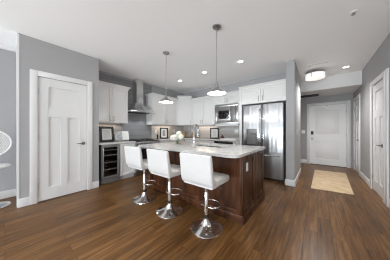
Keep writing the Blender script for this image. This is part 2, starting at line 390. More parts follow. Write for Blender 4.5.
d3 = panel_door('door_3', 'white panel door nearest on the right hall wall', 'y', XR, A0, A1, AZ, [(A0 + .12, A1 - .12, 1.6, 1.95), (A0 + .12, A0 + .31, .21, 1.45), (A1 - .31, A1 - .12, .21, 1.45)], sgn=-1, setback=.008)
casing(d3, 'y', XR, A0 - .004, A1 + .004, AZ + .004, sgn=-1)
for z in (1.86, 1.13, .27): hinge(d3, (XR - .002, A1 - .002, z), 'y')
lever(d3, (XR + .008, A0 + .13, .93), (-1, 0, 0), (0, 1, 0))
d4 = panel_door('door_4', 'white panel door farther along right hall wall beside entry door', 'y', XR, C0, C1, CZ, [(C0 + .12, C1 - .12, 1.6, 1.93), (C0 + .12, C0 + .3, .21, 1.45), (C1 - .3, C1 - .12, .21, 1.45)], sgn=-1, setback=.008)
casing(d4, 'y', XR, C0 - .004, C1 + .004, CZ + .004, sgn=-1)
for z in (1.84, 1.13, .27): hinge(d4, (XR - .002, C1 - .002, z), 'y')
lever(d4, (XR + .008, C0 + .11, .93), (-1, 0, 0), (0, 1, 0))
struct('trim_3', B(XR - .02, XR, 3.76, 3.85, 0, 2.18, bev=.003), 'trim', 'white casing strip at right edge beside the nearest hall door', 'trim')

# switches and outlets on walls
def plate(name, lab, cat, c, n, w=.075, h=.118, dark=None, grp=None, toggles=1):
    c = Vector(c); t = thing(name, lab, cat, c, grp)
    nx, ny = abs(n[0]), abs(n[1])
    def slab(hw, hh, d0, d1, dz=0, du=0):
        if nx: return B(c.x + n[0] * d0, c.x + n[0] * d1, c.y + du - hw, c.y + du + hw, c.z + dz - hh, c.z + dz + hh, bev=.0015)
        return B(c.x + du - hw, c.x + du + hw, c.y + n[1] * d0, c.y + n[1] * d1, c.z + dz - hh, c.z + dz + hh, bev=.0015)
    obj('cover_plate', slab(w / 2, h / 2, 0, .007), 'white', t)
    if cat == 'outlet':
        for dz in (.024, -.024): obj('socket', slab(.016, .014, .007, .010, dz), 'white', t)
    else:
        for k in range(toggles): obj('rocker', slab(.015, .032, .007, .011, 0, (k - (toggles - 1) / 2) * .045), 'white', t)
    return t
plate('light_switch', 'white light switch on the hall side of the grey pier', 'light switch', (-.39, 4.3, 1.16), (1, 0))
plate('light_switch', 'white double light switch on entry wall left of front door', 'light switch', (-.42, YE, 1.14), (0, -1), .11, toggles=2)

# ---------------------------------------------------------------- tiles
struct('trim_4', B(XW, XW + .012, 1.25, 3.05, .93, 2.655), 'tile_dark', 'charcoal tiled wall panel behind the range hood', 'tile')
struct('trim_5', B(XW, XW + .010, 3.05, YB, .93, 1.38), 'tile_pale', 'pale tile backsplash right of the range', 'tile')
struct('trim_6', B(XW, -1.62, YB - .010, YB, .93, 1.38), 'tile_pale', 'pale tile backsplash below the microwave wall cabinets', 'tile')

# ---------------------------------------------------------------- cabinets
def shaker(axis, face, sgn, u0, u1, z0, z1, fr=.058, th=.02):
    """shaker door or drawer front as one mesh standing proud of face"""
    bm = bmesh.new()
    def bx(a, b, c, d, t, be=.002):
        if axis == 'y': box(bm, face, face + sgn * t, a, b, c, d, bev=be)
        else: box(bm, a, b, face, face + sgn * t, c, d, bev=be)
    bx(u0, u0 + fr, z0, z1, th); bx(u1 - fr, u1, z0, z1, th); bx(u0 + fr, u1 - fr, z0, z0 + fr, th); bx(u0 + fr, u1 - fr, z1 - fr, z1, th)
    bx(u0 + fr - .002, u1 - fr + .002, z0 + fr - .002, z1 - fr + .002, th * .2, 0)
    return bm
def pull(axis, face, sgn, u, z0, z1=None, u1=None):
    bm = bmesh.new(); r = .0055; off = .03
    def P(u, d, z): return (face + sgn * d, u, z) if axis == 'y' else (u, face + sgn * d, z)
    if u1 is None:
        tube(bm, [P(u, off, z0), P(u, off, z1)], r, 10)
        for z in (z0 + .02, z1 - .02): tube(bm, [P(u, 0, z), P(u, off, z)], r * .8, 8)
    else:
        tube(bm, [P(u, off, z0), P(u1, off, z0)], r, 10)
        for q in (u + .02, u1 - .02): tube(bm, [P(q, 0, z0), P(q, off, z0)], r * .8, 8)
    return bm
def add_door(t, axis, face, sgn, u0, u1, z0, z1, hu=None, hz=None, name='door', hbar=None):
    d = obj(name, shaker(axis, face, sgn, u0 + .003, u1 - .003, z0 + .002, z1 - .002, fr=.058 if z1 - z0 > .25 else .035), 'cab', t)
    if hu is not None: obj('handle', pull(axis, face + sgn * .02, sgn, hu, hz, hz + .14), 'nickel', d)
    if hbar: obj('handle', pull(axis, face + sgn * .02, sgn, hbar[0], hbar[2], u1=hbar[1]), 'nickel', d)
    return d
def crown_x(x0, x1, yf, z, yb, left=True, right=True, p=.055, h=.075):
    """crown on a cabinet whose front faces -Y"""
    bm = bmesh.new()
    prof = [(0, 0), (.012, .0), (.02, .025), (p - .012, h - .022), (p, h - .016), (p, h)]
    for (da, za), (db, zb) in zip(prof, prof[1:]):
        if zb - za < 1e-5: continue
        q = [(x0 - da * left, yf - da, z + za), (x1 + da * right, yf - da, z + za), (x1 + db * right, yf - db, z + zb), (x0 - db * left, yf - db, z + zb),
             (x0 - da * left, yb, z + za), (x1 + da * right, yb, z + za), (x1 + db * right, yb, z + zb), (x0 - db * left, yb, z + zb)]
        v = [bm.verts.new(c) for c in q]
        for f in ((0, 1, 2, 3), (4, 7, 6, 5), (0, 3, 7, 4), (1, 5, 6, 2), (0, 4, 5, 1), (3, 2, 6, 7)): bm.faces.new([v[i] for i in f])
    bmesh.ops.recalc_face_normals(bm, faces=bm.faces[:]); return bm
def crown_y(y0, y1, xf, z, xb, **k):
    bm = crown_x(-y1, -y0, -xf, z, -xb, **k)
    # rotate -Y facing crown so that it faces +X: (x, y) -> (-y, -x) mapped
    for v in bm.verts: v.co = Vector((-v.co.y, -v.co.x, v.co.z))
    bmesh.ops.recalc_face_normals(bm, faces=bm.faces[:]); return bm

# hood wall uppers (fronts face +X)
XU = XW + .34
t = thing('wall_cabinet', 'white two-door wall cabinet between closet wall and range hood', 'cabinet', (XW + .012, 1.66, 1.38))
obj('cabinet_body', B(XW + .013, XU, 1.255, 2.06, 1.38, 2.30), 'cab', t)
add_door(t, 'y', XU, 1, 1.255, 1.655, 1.385, 2.265, 1.655 - .04, 1.42); add_door(t, 'y', XU, 1, 1.655, 2.06, 1.385, 2.265, 1.655 + .04, 1.42)
obj('crown_molding', crown_y(1.255, 2.06, XU + .02, 2.265, XW + .013, left=True, right=False), 'cab', t)
t = thing('wall_cabinet', 'white two-door wall cabinet right of the range hood', 'cabinet', (XW, 3.4, 1.38))
obj('cabinet_body', B(XW + .013, XU, 2.845, 3.905, 1.38, 2.30), 'cab', t)
add_door(t, 'y', XU, 1, 2.845, 3.39, 1.385, 2.265, 3.39 - .04, 1.42); add_door(t, 'y', XU, 1, 3.39, 3.905, 1.385, 2.265, 3.39 + .04, 1.42)
obj('crown_molding', crown_y(2.845, 3.905, XU + .02, 2.265, XW + .013, left=False, right=True), 'cab', t)
# diagonal corner cabinet, a little taller
a, b = .34, .71
P1 = Vector((XU, YB - b)); P2 = Vector((XW + b, YB - a))
t = thing('corner_cabinet', 'taller white diagonal corner wall cabinet behind the island flowers', 'cabinet', (XW + .3, YB - .3, 1.38))
poly = [(XW + .013, YB - .013), (XW + .013, YB - b + .002), (P1.x, P1.y + .002), (P2.x - .002, P2.y), (XW + b - .002, YB - .013)]
obj('cabinet_body', prism(bmesh.new(), poly, 1.38, 2.40), 'cab', t)
L = (P2 - P1).length; ang = math.atan2(P2.y - P1.y, P2.x - P1.x)
RM = Matrix.Translation((P1.x, P1.y, 0)) @ Matrix.Rotation(ang, 4, 'Z')
bm = shaker('x', 0, -1, .004, L - .004, 1.385, 2.365); bm.transform(RM)
d = obj('door', bm, 'cab', t)
bm = pull('x', -.02, -1, L - .045, 1.42, 1.56); bm.transform(RM); obj('handle', bm, 'nickel', d)
bm = crown_x(0, L, -.02, 2.365, .05, left=False, right=False); bm.transform(RM); 
obj('crown_molding', bm, 'cab', t)
# fridge wall uppers (fronts face -Y)
YU = YB - .34
t = thing('wall_cabinet', 'white two-door wall cabinet between corner cabinet and microwave', 'cabinet', (-3.1, YB, 1.38))
xa, xb = XW + b + .004, -2.63
obj('cabinet_body', B(xa, xb, YU, YB - .012, 1.38, 2.30), 'cab', t)
xm = (xa + xb) / 2
add_door(t, 'x', YU, -1, xa, xm, 1.385, 2.265, xm - .04, 1.42); add_door(t, 'x', YU, -1, xm, xb, 1.385, 2.265, xm + .04, 1.42)
obj('crown_molding', crown_x(xa, xb, YU - .02, 2.265, YB - .012, left=False, right=False), 'cab', t)
YM = 4.24
t = thing('wall_cabinet', 'white cabinet housing the built-in microwave with two small doors', 'cabinet', (-2.2, YB, 1.34))
xa, xb = -2.628, -1.672
bm = B(xa, xb, YM, YB - .012, 2.0, 2.30); box(bm, xa, -2.585, YM, YB - .012, 1.34, 2.0); box(bm, -1.80, xb, YM, YB - .012, 1.34, 2.0); box(bm, xa, xb, YM, YB - .012, 1.34, 1.39); box(bm, -2.585, -1.80, YB - .04, YB - .012, 1.39, 2.0)
obj('cabinet_body', bm, 'cab', t)
xm = (xa + xb) / 2 - .02
add_door(t, 'x', YM, -1, xa, xm, 2.01, 2.265, xm - .035, 2.05); add_door(t, 'x', YM, -1, xm, xb, 2.01, 2.265, xm + .035, 2.05)
obj('crown_molding', crown_x(xa, xb, YM - .02, 2.265, YB - .012, left=False, right=False), 'cab', t)
# microwave
t = thing('microwave', 'stainless built-in microwave with dark window below the small cabinet doors', 'microwave', (-2.19, YM, 1.39))
bm = B(-2.583, -1.802, YM - .022, YM + .002, 1.392, 1.46, bev=.003)
box(bm, -2.583, -1.802, YM - .022, YM + .002, 1.93, 1.998, bev=.003); box(bm, -2.583, -2.50, YM - .022, YM + .002, 1.46, 1.93, bev=.003); box(bm, -1.885, -1.802, YM - .022, YM + .002, 1.46, 1.93, bev=.003)
obj('trim_kit', bm, 'steelh', t)
obj('microwave_body', B(-2.498, -1.887, YM - .008, YM + .33, 1.462, 1.928), 'steelh', t)
d = obj('door', B(-2.498, -2.03, YM - .035, YM - .008, 1.464, 1.926, bev=.004), 'steelh', t)
obj('window', B(-2.44, -2.075, YM - .038, YM - .0345, 1.55, 1.80, bev=.002), 'blackglass', d)
obj('control_panel', B(-2.027, -1.889, YM - .034, YM - .008, 1.464, 1.926, bev=.004), 'coolersteel', t)
obj('handle', pull('x', YM - .035, -1, -2.04, 1.50, 1.90), 'chrome', d)
# fridge surround cabinet
t = thing('fridge_cabinet', 'deep white two-door cabinet above the refrigerator with tall side panel', 'cabinet', (-1.1, YB, 1.88))
YF = 4.02
bm = B(-1.668, -.56, YF, YB - .012, 1.885, 2.30); box(bm, -1.668, -1.60, YF - .02, YB - .012, 0, 1.885); 
obj('cabinet_body', bm, 'cab', t)
add_door(t, 'x', YF, -1, -1.668, -1.115, 1.89, 2.285, -1.115 - .045, 1.93); add_door(t, 'x', YF, -1, -1.115, -.56, 1.89, 2.285, -1.115 + .045, 1.93)
obj('crown_molding', crown_x(-1.668, -.56, YF - .02, 2.285, YB - .012, left=False, right=False), 'cab', t)

# base cabinets
XB = XW + .62   # front of base carcass -3.69
def base_unit(lab, y0, y1, x1=XB, drawers=False):
    t = thing('base_cabinet', lab, 'cabinet', (XW + .3, (y0 + y1) / 2, 0))
    bm = B(XW + .013, x1, y0, y1, .10, .882); box(bm, XW + .013, x1 - .07, y0, y1, 0, .10)
    obj('cabinet_body', bm, 'cab', t); return t
t = base_unit('white base cabinet between wine cooler and range', 1.722, 2.115)
add_door(t, 'y', XB, 1, 1.722, 2.115, .105, .875, 2.07, .68)
t = base_unit('white base cabinet with drawers right of the range', 2.895, 3.98)
for q, (y0, y1) in enumerate(((2.895, 3.435), (3.435, 3.96))):
    add_door(t, 'y', XB, 1, y0, y1, .70, .875, name='drawer', hbar=((y0 + y1) / 2 - .07, (y0 + y1) / 2 + .07, .79))
    add_door(t, 'y', XB, 1, y0, y1, .105, .695, y1 - .05 if q == 0 else y0 + .05, .52)
YBF = YB - .62  # 4.00
def back_unit(lab, x0, x1):
    t = thing('base_cabinet', lab, 'cabinet', ((x0 + x1) / 2, YB - .3, 0))
    bm = B(x0, x1, YBF, YB - .012, .10, .882); box(bm, x0, x1, YBF + .07, YB - .012, 0, .10)
    obj('cabinet_body', bm, 'cab', t); return t
t = back_unit('white base cabinet along the fridge wall left of the dishwasher', XB + .03, -2.46)
n = 2; w = (-2.46 - XB - .03) / n
for k in range(n):
    x0 = XB + .03 + k * w
    add_door(t, 'x', YBF, -1, x0, x0 + w, .70, .875, name='drawer', hbar=(x0 + w / 2 - .07, x0 + w / 2 + .07, .79))
    add_door(t, 'x', YBF, -1, x0, x0 + w, .105, .695, x0 + .05, .52)
t = thing('dishwasher', 'stainless dishwasher with black control strip under back counter', 'dishwasher', (-2.15, YB - .3, 0))
obj('tub', B(-2.455, -1.855, YBF, YB - .02, .10, .88), 'steelh', t)
d = obj('door', B(-2.453, -1.857, YBF - .022, YBF, .11, .77, bev=.004), 'steel', t)
obj('handle', pull('x', YBF - .022, -1, -2.4, .72, u1=-1.91), 'chrome', d)
obj('control_panel', B(-2.453, -1.857, YBF - .022, YBF, .775, .878, bev=.004), 'blackglass', t)
obj('kick_plate', B(-2.455, -1.855, YBF + .06, YBF + .08, 0, .10), 'darkgap', t)
t = back_unit('narrow white base cabinet between dishwasher and refrigerator', -1.85, -1.672)
add_door(t, 'x', YBF, -1, -1.85, -1.672, .105, .875, -1.82, .68)

# counters
o = obj('countertop', B(XW + .013, XB + .045, 1.255, 2.118, .884, .915, bev=.003), 'quartz', org=(XW + .3, 1.7, .884)); tag(o, 'pale quartz countertop above wine cooler', 'countertop')
poly = [(XW + .013, 2.892), (XB + .045, 2.892), (XB + .045, YBF - .045), (-1.671, YBF - .045), (-1.671, YB - .013), (XW + .013, YB - .013)]
o = obj('countertop', prism(bmesh.new(), poly, .884, .915, bev=.003), 'quartz', org=(XW + .3, 3.5, .884)); tag(o, 'pale L-shaped quartz countertop running round the back corner', 'countertop')

# ---------------------------------------------------------------- wine cooler
t = thing('wine_cooler', 'undercounter wine cooler with glass door and wire shelves', 'wine cooler', (XW + .35, 1.51, 0))
y0, y1 = 1.31, 1.715
bm = B(XW + .03, XB - .01, y0, y0 + .025, .0, .88); box(bm, XW + .03, XB - .01, y1 - .025, y1, 0, .88); box(bm, XW + .03, XB - .01, y0 + .025, y1 - .025, .85, .88); box(bm, XW + .03, XB - .01, y0 + .025, y1 - .025, 0, .12); box(bm, XW + .03, XW + .06, y0 + .025, y1 - .025, .12, .85)
obj('cabinet_body', bm, 'black', t)
xd = XB - .008; bm = bmesh.new(); fr = .052
for a_, b_, c_, d_ in ((y0 + .004, y0 + .004 + fr, .125, .876), (y1 - .004 - fr, y1 - .004, .125, .876), (y0 + .004 + fr, y1 - .004 - fr, .125, .17), (y0 + .004 + fr, y1 - .004 - fr, .815, .876)): box(bm, xd, xd + .042, a_, b_, c_, d_, bev=.003)
M['shelfgrey'] = mat('pale grey shelf rail', (.45, .45, .44), .4, noise=.03)
M['smoke'] = mat('smoked glass', (.80, .81, .82), .03, trans=1, noise=.01)
d = obj('door', bm, 'coolersteel', t)
obj('glass', B(xd + .014, xd + .022, y0 + .05, y1 - .05, .165, .82), 'smoke', d)
obj('handle', pull('y', xd + .042, 1, y0 + .035, .30, .80), 'steelh', d)
for z in (.30, .46, .62, .74): 
    bm = B(XB - .04, XB - .02, y0 + .03, y1 - .03, z, z + .022, bev=.002)
    for k in range(6): tube(bm, [(XW + .1, y0 + .05 + k * .06, z + .01), (XB - .03, y0 + .05 + k * .06, z + .01)], .004, 6)
    obj('shelf', bm, 'shelfgrey', t)
obj('kick_grille', B(XB - .01, XB + .015, y0 + .004, y1 - .004, .01, .115, bev=.003), 'coolersteel', t)
# bottles inside
bn = 0
for z, ys in ((.33, (1.40, 1.50, 1.62)), (.49, (1.42, 1.54)), (.17, (1.40, 1.52, 1.63))):
    for y in ys:
        bm = bmesh.new(); lathe(bm, [(0, 0), (.034, 0), (.037, .01), (.037, .17), (.015, .23), (.014, .29), (0, .29)], (XB - .34, y, z + .037), 16, axis=(1, 0, 0))
        o = obj('wine_bottle', bm, 'amber', org=(XB - .34, y, z + .037)); tag(o, 'dark wine bottle lying on a shelf inside the wine cooler', 'bottle', 'bottles in the wine cooler')

# ---------------------------------------------------------------- range
t = thing('range_stove', 'stainless slide-in range with black cooktop below the hood', 'stove', (XW + .35, 2.505, 0))
y0, y1 = 2.122, 2.888; xf = XB + .04
obj('range_body', B(XW + .02, XB, y0, y1, .02, .90), 'steelh', t)
obj('cooktop', B(XW + .02, XB + .045, y0, y1, .90, .922, bev=.004), 'blackglass', t)
obj('control_panel', B(XB, xf + .012, y0, y1, .80, .90, bev=.008), 'steelh', t)
for k in range(5):
    y = y0 + .09 + k * .146; bm = bmesh.new(); lathe(bm, [(0, 0), (.021, 0), (.019, .03), (0, .031)], (xf + .012, y, .85), 20, axis=(1, 0, 0)); obj('knob', bm, 'chrome', t)
d = obj('oven_door', B(XB, xf, y0 + .003, y1 - .003, .20, .795, bev=.006), 'steelh', t)
obj('oven_window', B(xf, xf + .003, y0 + .06, y1 - .06, .27, .70, bev=.001), 'blackglass', d)
obj('handle', pull('y', xf, 1, y0 + .05, .745, u1=y1 - .05), 'chrome', d)
obj('warming_drawer', B(XB, xf, y0 + .003, y1 - .003, .06, .193, bev=.006), 'steelh', t)
for yy in (2.31, 2.70):
    for xx in (-4.13, -3.87):
        bm = bmesh.new()
        for k in range(4):
            tube(bm, [(xx, yy, .938), (xx + .12 * math.cos(k * PI / 2), yy + .12 * math.sin(k * PI / 2), .938), (xx + .12 * math.cos(k * PI / 2), yy + .12 * math.sin(k * PI / 2), .921)], .006, 6)
        tube(bm, [(xx + .08 * math.cos(k * PI / 8), yy + .08 * math.sin(k * PI / 8), .938) for k in range(16)], .006, 6, closed=True)
        obj('burner_grate', bm, 'black', t)

# ---------------------------------------------------------------- range hood
t = thing('range_hood', 'stainless chimney range hood with flared canopy on charcoal tile', 'range hood', (XW + .25, 2.49, 1.70))
bm = B(XW + .013, XW + .235, 2.385, 2.60, 1.93, H - .003, bev=.004); obj('chimney', bm, 'hoodsteel', t)
bm = bmesh.new(); yc = 2.455
def ring(z, hw, dep, bow): # cross section with a bowed front
    pts = [(XW + .013, yc - hw)]
    for k in range(13):
        s = -1 + 2 * k / 12; pts.append((XW + .013 + dep - bow * s * s, yc + hw * s))
    pts.append((XW + .013, yc + hw)); return [bm.verts.new((x, y, z)) for x, y in pts]
secs = []
for z, hw, dep, bow in ((1.705, .385, .56, .07), (1.735, .385, .56, .07), (1.745, .375, .55, .068)): secs.append(ring(z, hw, dep, bow))
for k in range(1, 9):
    u = k / 8; s = (1 - u) ** 1.25
    secs.append(ring(1.745 + .235 * u, .107 + (.375 - .107) * s, .235 + .315 * s, .068 * s))
for a_, b_ in zip(secs, secs[1:]):
    n = len(a_)
    for i in range(n): bm.faces.new((a_[i], a_[(i + 1) % n], b_[(i + 1) % n], b_[i]))
bm.faces.new(secs[0]); bm.faces.new(secs[-1]); bmesh.ops.recalc_face_normals(bm, faces=bm.faces[:])
for f in bm.faces: f.smooth = len(f.verts) == 4 and abs(f.normal.x) + abs(f.normal.y) > .05
obj('canopy', bm, 'hoodsteel', t)
obj('filter', B(XW + .06, XW + .34, yc - .28, yc + .28, 1.698, 1.706), 'grille', t)
for yy in (2.28, 2.63):
    bm = bmesh.new(); lathe(bm, [(0, 0), (.022, 0), (.022, .006), (0, .006)], (XW + .30, yy, 1.7005), 16); obj('lamp', bm, 'hoodlens', t)
    spot('hood_lamp', (XW + .22, yy, 1.68), 9, 110, col=(.92, .97, 1))

# ---------------------------------------------------------------- refrigerator
t = thing('refrigerator', 'stainless french-door refrigerator with ice dispenser in the left door', 'refrigerator', (-1.08, 4.3, 0))
fx0, fx1, fy = -1.555, -.60, 4.03
obj('fridge_body', B(fx0 + .005, fx1 - .005, fy + .005, YB - .03, .03, 1.835, bev=.004), 'black', t)
def fdoor(x0, x1, z0, z1, cut=None):
    """bowed door; optional rectangular recess for the dispenser"""
    bm = bmesh.new(); n = 40
    xsx = [x0 + (x1 - x0) * k / n for k in range(n + 1)]
    if cut: xsx = sorted(set(xsx) | {cut[0], cut[1]})
    zsz = [z0, z1] if not cut else [z0, cut[2], cut[3], z1]
    def yf(x):
        s = (x - (x0 + x1) / 2) / ((x1 - x0) / 2)
        return fy - .062 - .016 * (1 - s ** 2) + .02 * max(0, abs(s) - .93) / .07 + .0016 * math.sin(s * 8.3 + 1.2) + .0012 * math.sin(s * 15 + x * 3)
    for xa_, xb_ in zip(xsx, xsx[1:]):
        for za_, zb_ in zip(zsz, zsz[1:]):
            rec = cut and cut[0] <= (xa_ + xb_) / 2 <= cut[1] and cut[2] <= (za_ + zb_) / 2 <= cut[3]
            ya, yb_ = (fy - .012, fy - .012) if rec else (yf(xa_), yf(xb_))
            v = [bm.verts.new(c) for c in ((xa_, ya, za_), (xb_, yb_, za_), (xb_, yb_, zb_), (xa_, ya, zb_), (xa_, fy, za_), (xb_, fy, za_), (xb_, fy, zb_), (xa_, fy, zb_))]
            for f in ((0, 1, 2, 3), (4, 7, 6, 5), (0, 4, 5, 1), (3, 2, 6, 7), (0, 3, 7, 4), (1, 5, 6, 2)): bm.faces.new([v[i] for i in f])
    bmesh.ops.recalc_face_normals(bm, faces=bm.faces[:]); return bm
xm = (fx0 + fx1) / 2
dl = obj('door', fdoor(fx0, xm - .003, .665, 1.835, (-1.46, -1.19, .85, 1.24)), 'steel', t)
dr = obj('door', fdoor(xm + .003, fx1, .665, 1.835), 'steel', t)
dz = obj('freezer_drawer', fdoor(fx0, fx1, .06, .655), 'steel', t)
d = obj('dispenser', B(-1.46, -1.19, fy - .05, fy - .013, 1.10, 1.24, bev=.006), 'coolersteel', dl)
obj('dispenser_cavity', B(-1.455, -1.195, fy - .016, fy - .0125, .855, 1.10), 'coolersteel', dl)
obj('dispenser_tray', B(-1.46, -1.19, fy - .06, fy - .013, .845, .862, bev=.003), 'coolersteel', dl)
def fhandle(pts):
    bm = bmesh.new(); tube(bm, pts, .012, 12); return bm
for d_, x in ((dl, xm - .045), (dr, xm + .045)):
    obj('handle', fhandle([(x, fy - .07, .76), (x, fy - .115, .80), (x, fy - .125, 1.25), (x, fy - .115, 1.70), (x, fy - .07, 1.74)]), 'chrome', d_)
obj('handle', fhandle([(fx0 + .09, fy - .065, .595), (fx0 + .12, fy - .11, .595), (xm, fy - .125, .595), (fx1 - .12, fy - .11, .595), (fx1 - .09, fy - .065, .595)]), 'chrome', dz)
obj('kick_grille', B(fx0 + .01, fx1 - .01, fy - .02, fy, 0, .05), 'darkgap', t)

# ---------------------------------------------------------------- island
IX0, IX1, IY0, IY1 = -2.73, -.745, 1.90, 2.87
t = thing('kitchen_island', 'dark cherry wood island base with framed panels', 'island', ((IX0 + IX1) / 2, (IY0 + IY1) / 2, 0))
bm = B(IX0 + .02, IX1 - .02, IY0 + .02, IY1 - .02, 0, .66)
box(bm, IX0 + .02, IX1 - .02, IY0 + .02, IY0 + .05, .66, .88); box(bm, IX0 + .02, IX1 - .02, IY1 - .05, IY1 - .02, .66, .88); box(bm, IX0 + .02, IX0 + .05, IY0 + .05, IY1 - .05, .66, .88); box(bm, IX1 - .05, IX1 - .02, IY0 + .05, IY1 - .05, .66, .88)
obj('island_body', bm, 'cherry', t)
def frame_panel(axis, face, sgn, u0, u1, z0, z1, wl, wr, wt, wb, th=.02):
    bm = bmesh.new()
    def bx(a, b, c, d, t_, be=.0025):
        if axis == 'y': box(bm, face, face + sgn * t_, a, b, c, d, bev=be)
        else: box(bm, a, b, face, face + sgn * t_, c, d, bev=be)
    bx(u0, u0 + wl, z0, z1, th); bx(u1 - wr, u1, z0, z1, th); bx(u0 + wl, u1 - wr, z0, z0 + wb, th); bx(u0 + wl, u1 - wr, z1 - wt, z1, th); bx(u0 + wl, u1 - wr, z0 + wb, z1 - wt, .006, 0)
    return bm
cuts = [IX0 + .02, IX0 + .02 + .655, IX0 + .02 + 1.31, IX1 - .02]
for a_, b_ in zip(cuts, cuts[1:]): obj('front_panel', frame_panel('x', IY0 + .02, -1, a_ + .001, b_ - .001, .10, .880, .06, .06, .07, .06), 'cherry', t)
ys = [IY0 + .0, (IY0 + IY1) / 2 + .0, IY1 - .02]
for a_, b_ in zip(ys, ys[1:]): obj('end_panel', frame_panel('y', IX1 - .02, 1, a_ + .001, b_ - .001, .10, .880, .075, .06, .075, .07), 'cherry', t)
obj('side_panel', frame_panel('y', IX0 + .02, -1, IY0, IY1 - .02, .10, .880, .07, .07, .07, .07), 'cherry', t)
bm = B(IX0 - .012, IX1 + .012, IY0 - .012, IY0 + .02, 0, .105, bev=.004); box(bm, IX1 - .02, IX1 + .012, IY0 + .02, IY1, 0, .105, bev=.004); box(bm, IX0 - .012, IX0 + .02, IY0 + .02, IY1, 0, .105, bev=.004)
box(bm, IX0 - .02, IX1 + .02, IY0 - .02, IY0 - .012, 0, .02, bev=.003); box(bm, IX1 + .012, IX1 + .02, IY0 - .012, IY1, 0, .02, bev=.003)
obj('base_molding', bm, 'cherry', t)
for k, (a_, b_) in enumerate(((IX0 + .03, -2.1), (-2.1, -1.20), (-1.20, IX1 - .03))):
    d = obj('cabinet_door', frame_panel('x', IY1 - .02, 1, a_ + .002, b_ - .002, .11, .875, .06, .06, .06, .06), 'cherry', t)
    obj('handle', pull('x', IY1, 1, b_ - .04, .66, .80), 'nickel', d)
plate('outlet', 'almond outlet on the dark wooden end panel of the island', 'outlet', (IX1 - .013, 2.075, .70), (1, 0), .07, .115)
# island top with rounded corners and a sink cutout
def rrect(x0, x1, y0, y1, r, n=8):
    p = []
    for cx, cy, s in ((x1 - r, y1 - r, 0), (x0 + r, y1 - r, 1), (x0 + r, y0 + r, 2), (x1 - r, y0 + r, 3)):
        for k in range(n + 1): 
            q = (s + k / n) * PI / 2; p.append((cx + r * math.cos(q), cy + r * math.sin(q)))
    return p
SX0, SX1, SY0, SY1 = -1.95, -1.25, 2.22, 2.62
TX0, TX1, TY0, TY1 = -2.79, -.705, 1.615, 2.90
bm = bmesh.new(); out = rrect(TX0, TX1, TY0, TY1, .11); inn = rrect(SX0, SX1, SY0, SY1, .05)
z0, z1 = .882, .915
def loopv(p, z): return [bm.verts.new((x, y, z)) for x, y in p]
ot, ob, it, ib = loopv(out, z1), loopv(out, z0), loopv(inn, z1), loopv(inn, z0); n = len(ot)
def rot(l, k): return l[k:] + l[:k]
for i in range(n):
    j = (i + 1) % n
    bm.faces.new((ot[i], ot[j], it[j], it[i])); bm.faces.new((ob[j], ob[i], ib[i], ib[j])); bm.faces.new((ob[i], ob[j], ot[j], ot[i])); bm.faces.new((it[i], it[j], ib[j], ib[i]))
bmesh.ops.recalc_face_normals(bm, faces=bm.faces[:])
o = obj('countertop', bm, 'quartz', org=((TX0 + TX1) / 2, 2.2, .882)); tag(o, 'white veined quartz island countertop with rounded corners', 'countertop')
t = thing('kitchen_sink', 'stainless undermount sink set in the island countertop', 'sink', ((SX0 + SX1) / 2, (SY0 + SY1) / 2, .88))
bm = bmesh.new(); p1 = rrect(SX0 - .012, SX1 + .012, SY0 - .012, SY1 + .012, .055); p2 = rrect(SX0 + .0, SX1 - .0, SY0 + .0, SY1 - .0, .05)
a_ = [loopv(p1, .8805), loopv(p2, .8805), loopv(p2, .70)]
for q, w_ in zip(a_, a_[1:]):
    for i in range(len(q)): bm.faces.new((q[i], q[(i + 1) % len(q)], w_[(i + 1) % len(q)], w_[i]))
bm.faces.new(a_[2]); obj('basin', bm, 'steelh', t)
bm = bmesh.new(); lathe(bm, [(0, 0), (.045, 0), (.045, .004), (.02, .006), (0, .006)], ((SX0 + SX1) / 2, 2.42, .7005), 20); obj('drain', bm, 'chrome', t)
# faucet
fxx, fyy = -1.60, 1.97
t = thing('kitchen_faucet', 'tall chrome gooseneck faucet on the island', 'faucet', (fxx, fyy, .915))
bm = bmesh.new(); lathe(bm, [(0, 0), (.028, 0), (.028, .008), (.018, .014), (.017, .10), (0, .10)], (fxx, fyy, .915), 20); obj('faucet_base', bm, 'faucet', t)
pts = [(fxx, fyy, 1.0), (fxx, fyy, 1.22)]
dx, dy = -.2, .98
for k in range(1, 13):
    q = PI * k / 12; r_ = .075; pts.append((fxx + dx * (r_ - r_ * math.cos(q)), fyy + dy * (r_ - r_ * math.cos(q)), 1.22 + r_ * math.sin(q)))
e = pts[-1]; pts.append((e[0], e[1], 1.16))
bm = bmesh.new(); tube(bm, pts, .0135, 14); obj('spout', bm, 'faucet', t)
bm = bmesh.new(); lathe(bm, [(0, 0), (.017, 0), (.019, .02), (.016, .085), (0, .085)], (e[0], e[1], 1.085), 16); obj('spray_head', bm, 'faucet', t)
bm = bmesh.new(); tube(bm, [(fxx, fyy, .995), (fxx + .05, fyy - .01, .995), (fxx + .10, fyy - .015, 1.03)], [.009, .007, .006], 10); obj('lever', bm, 'faucet', t)

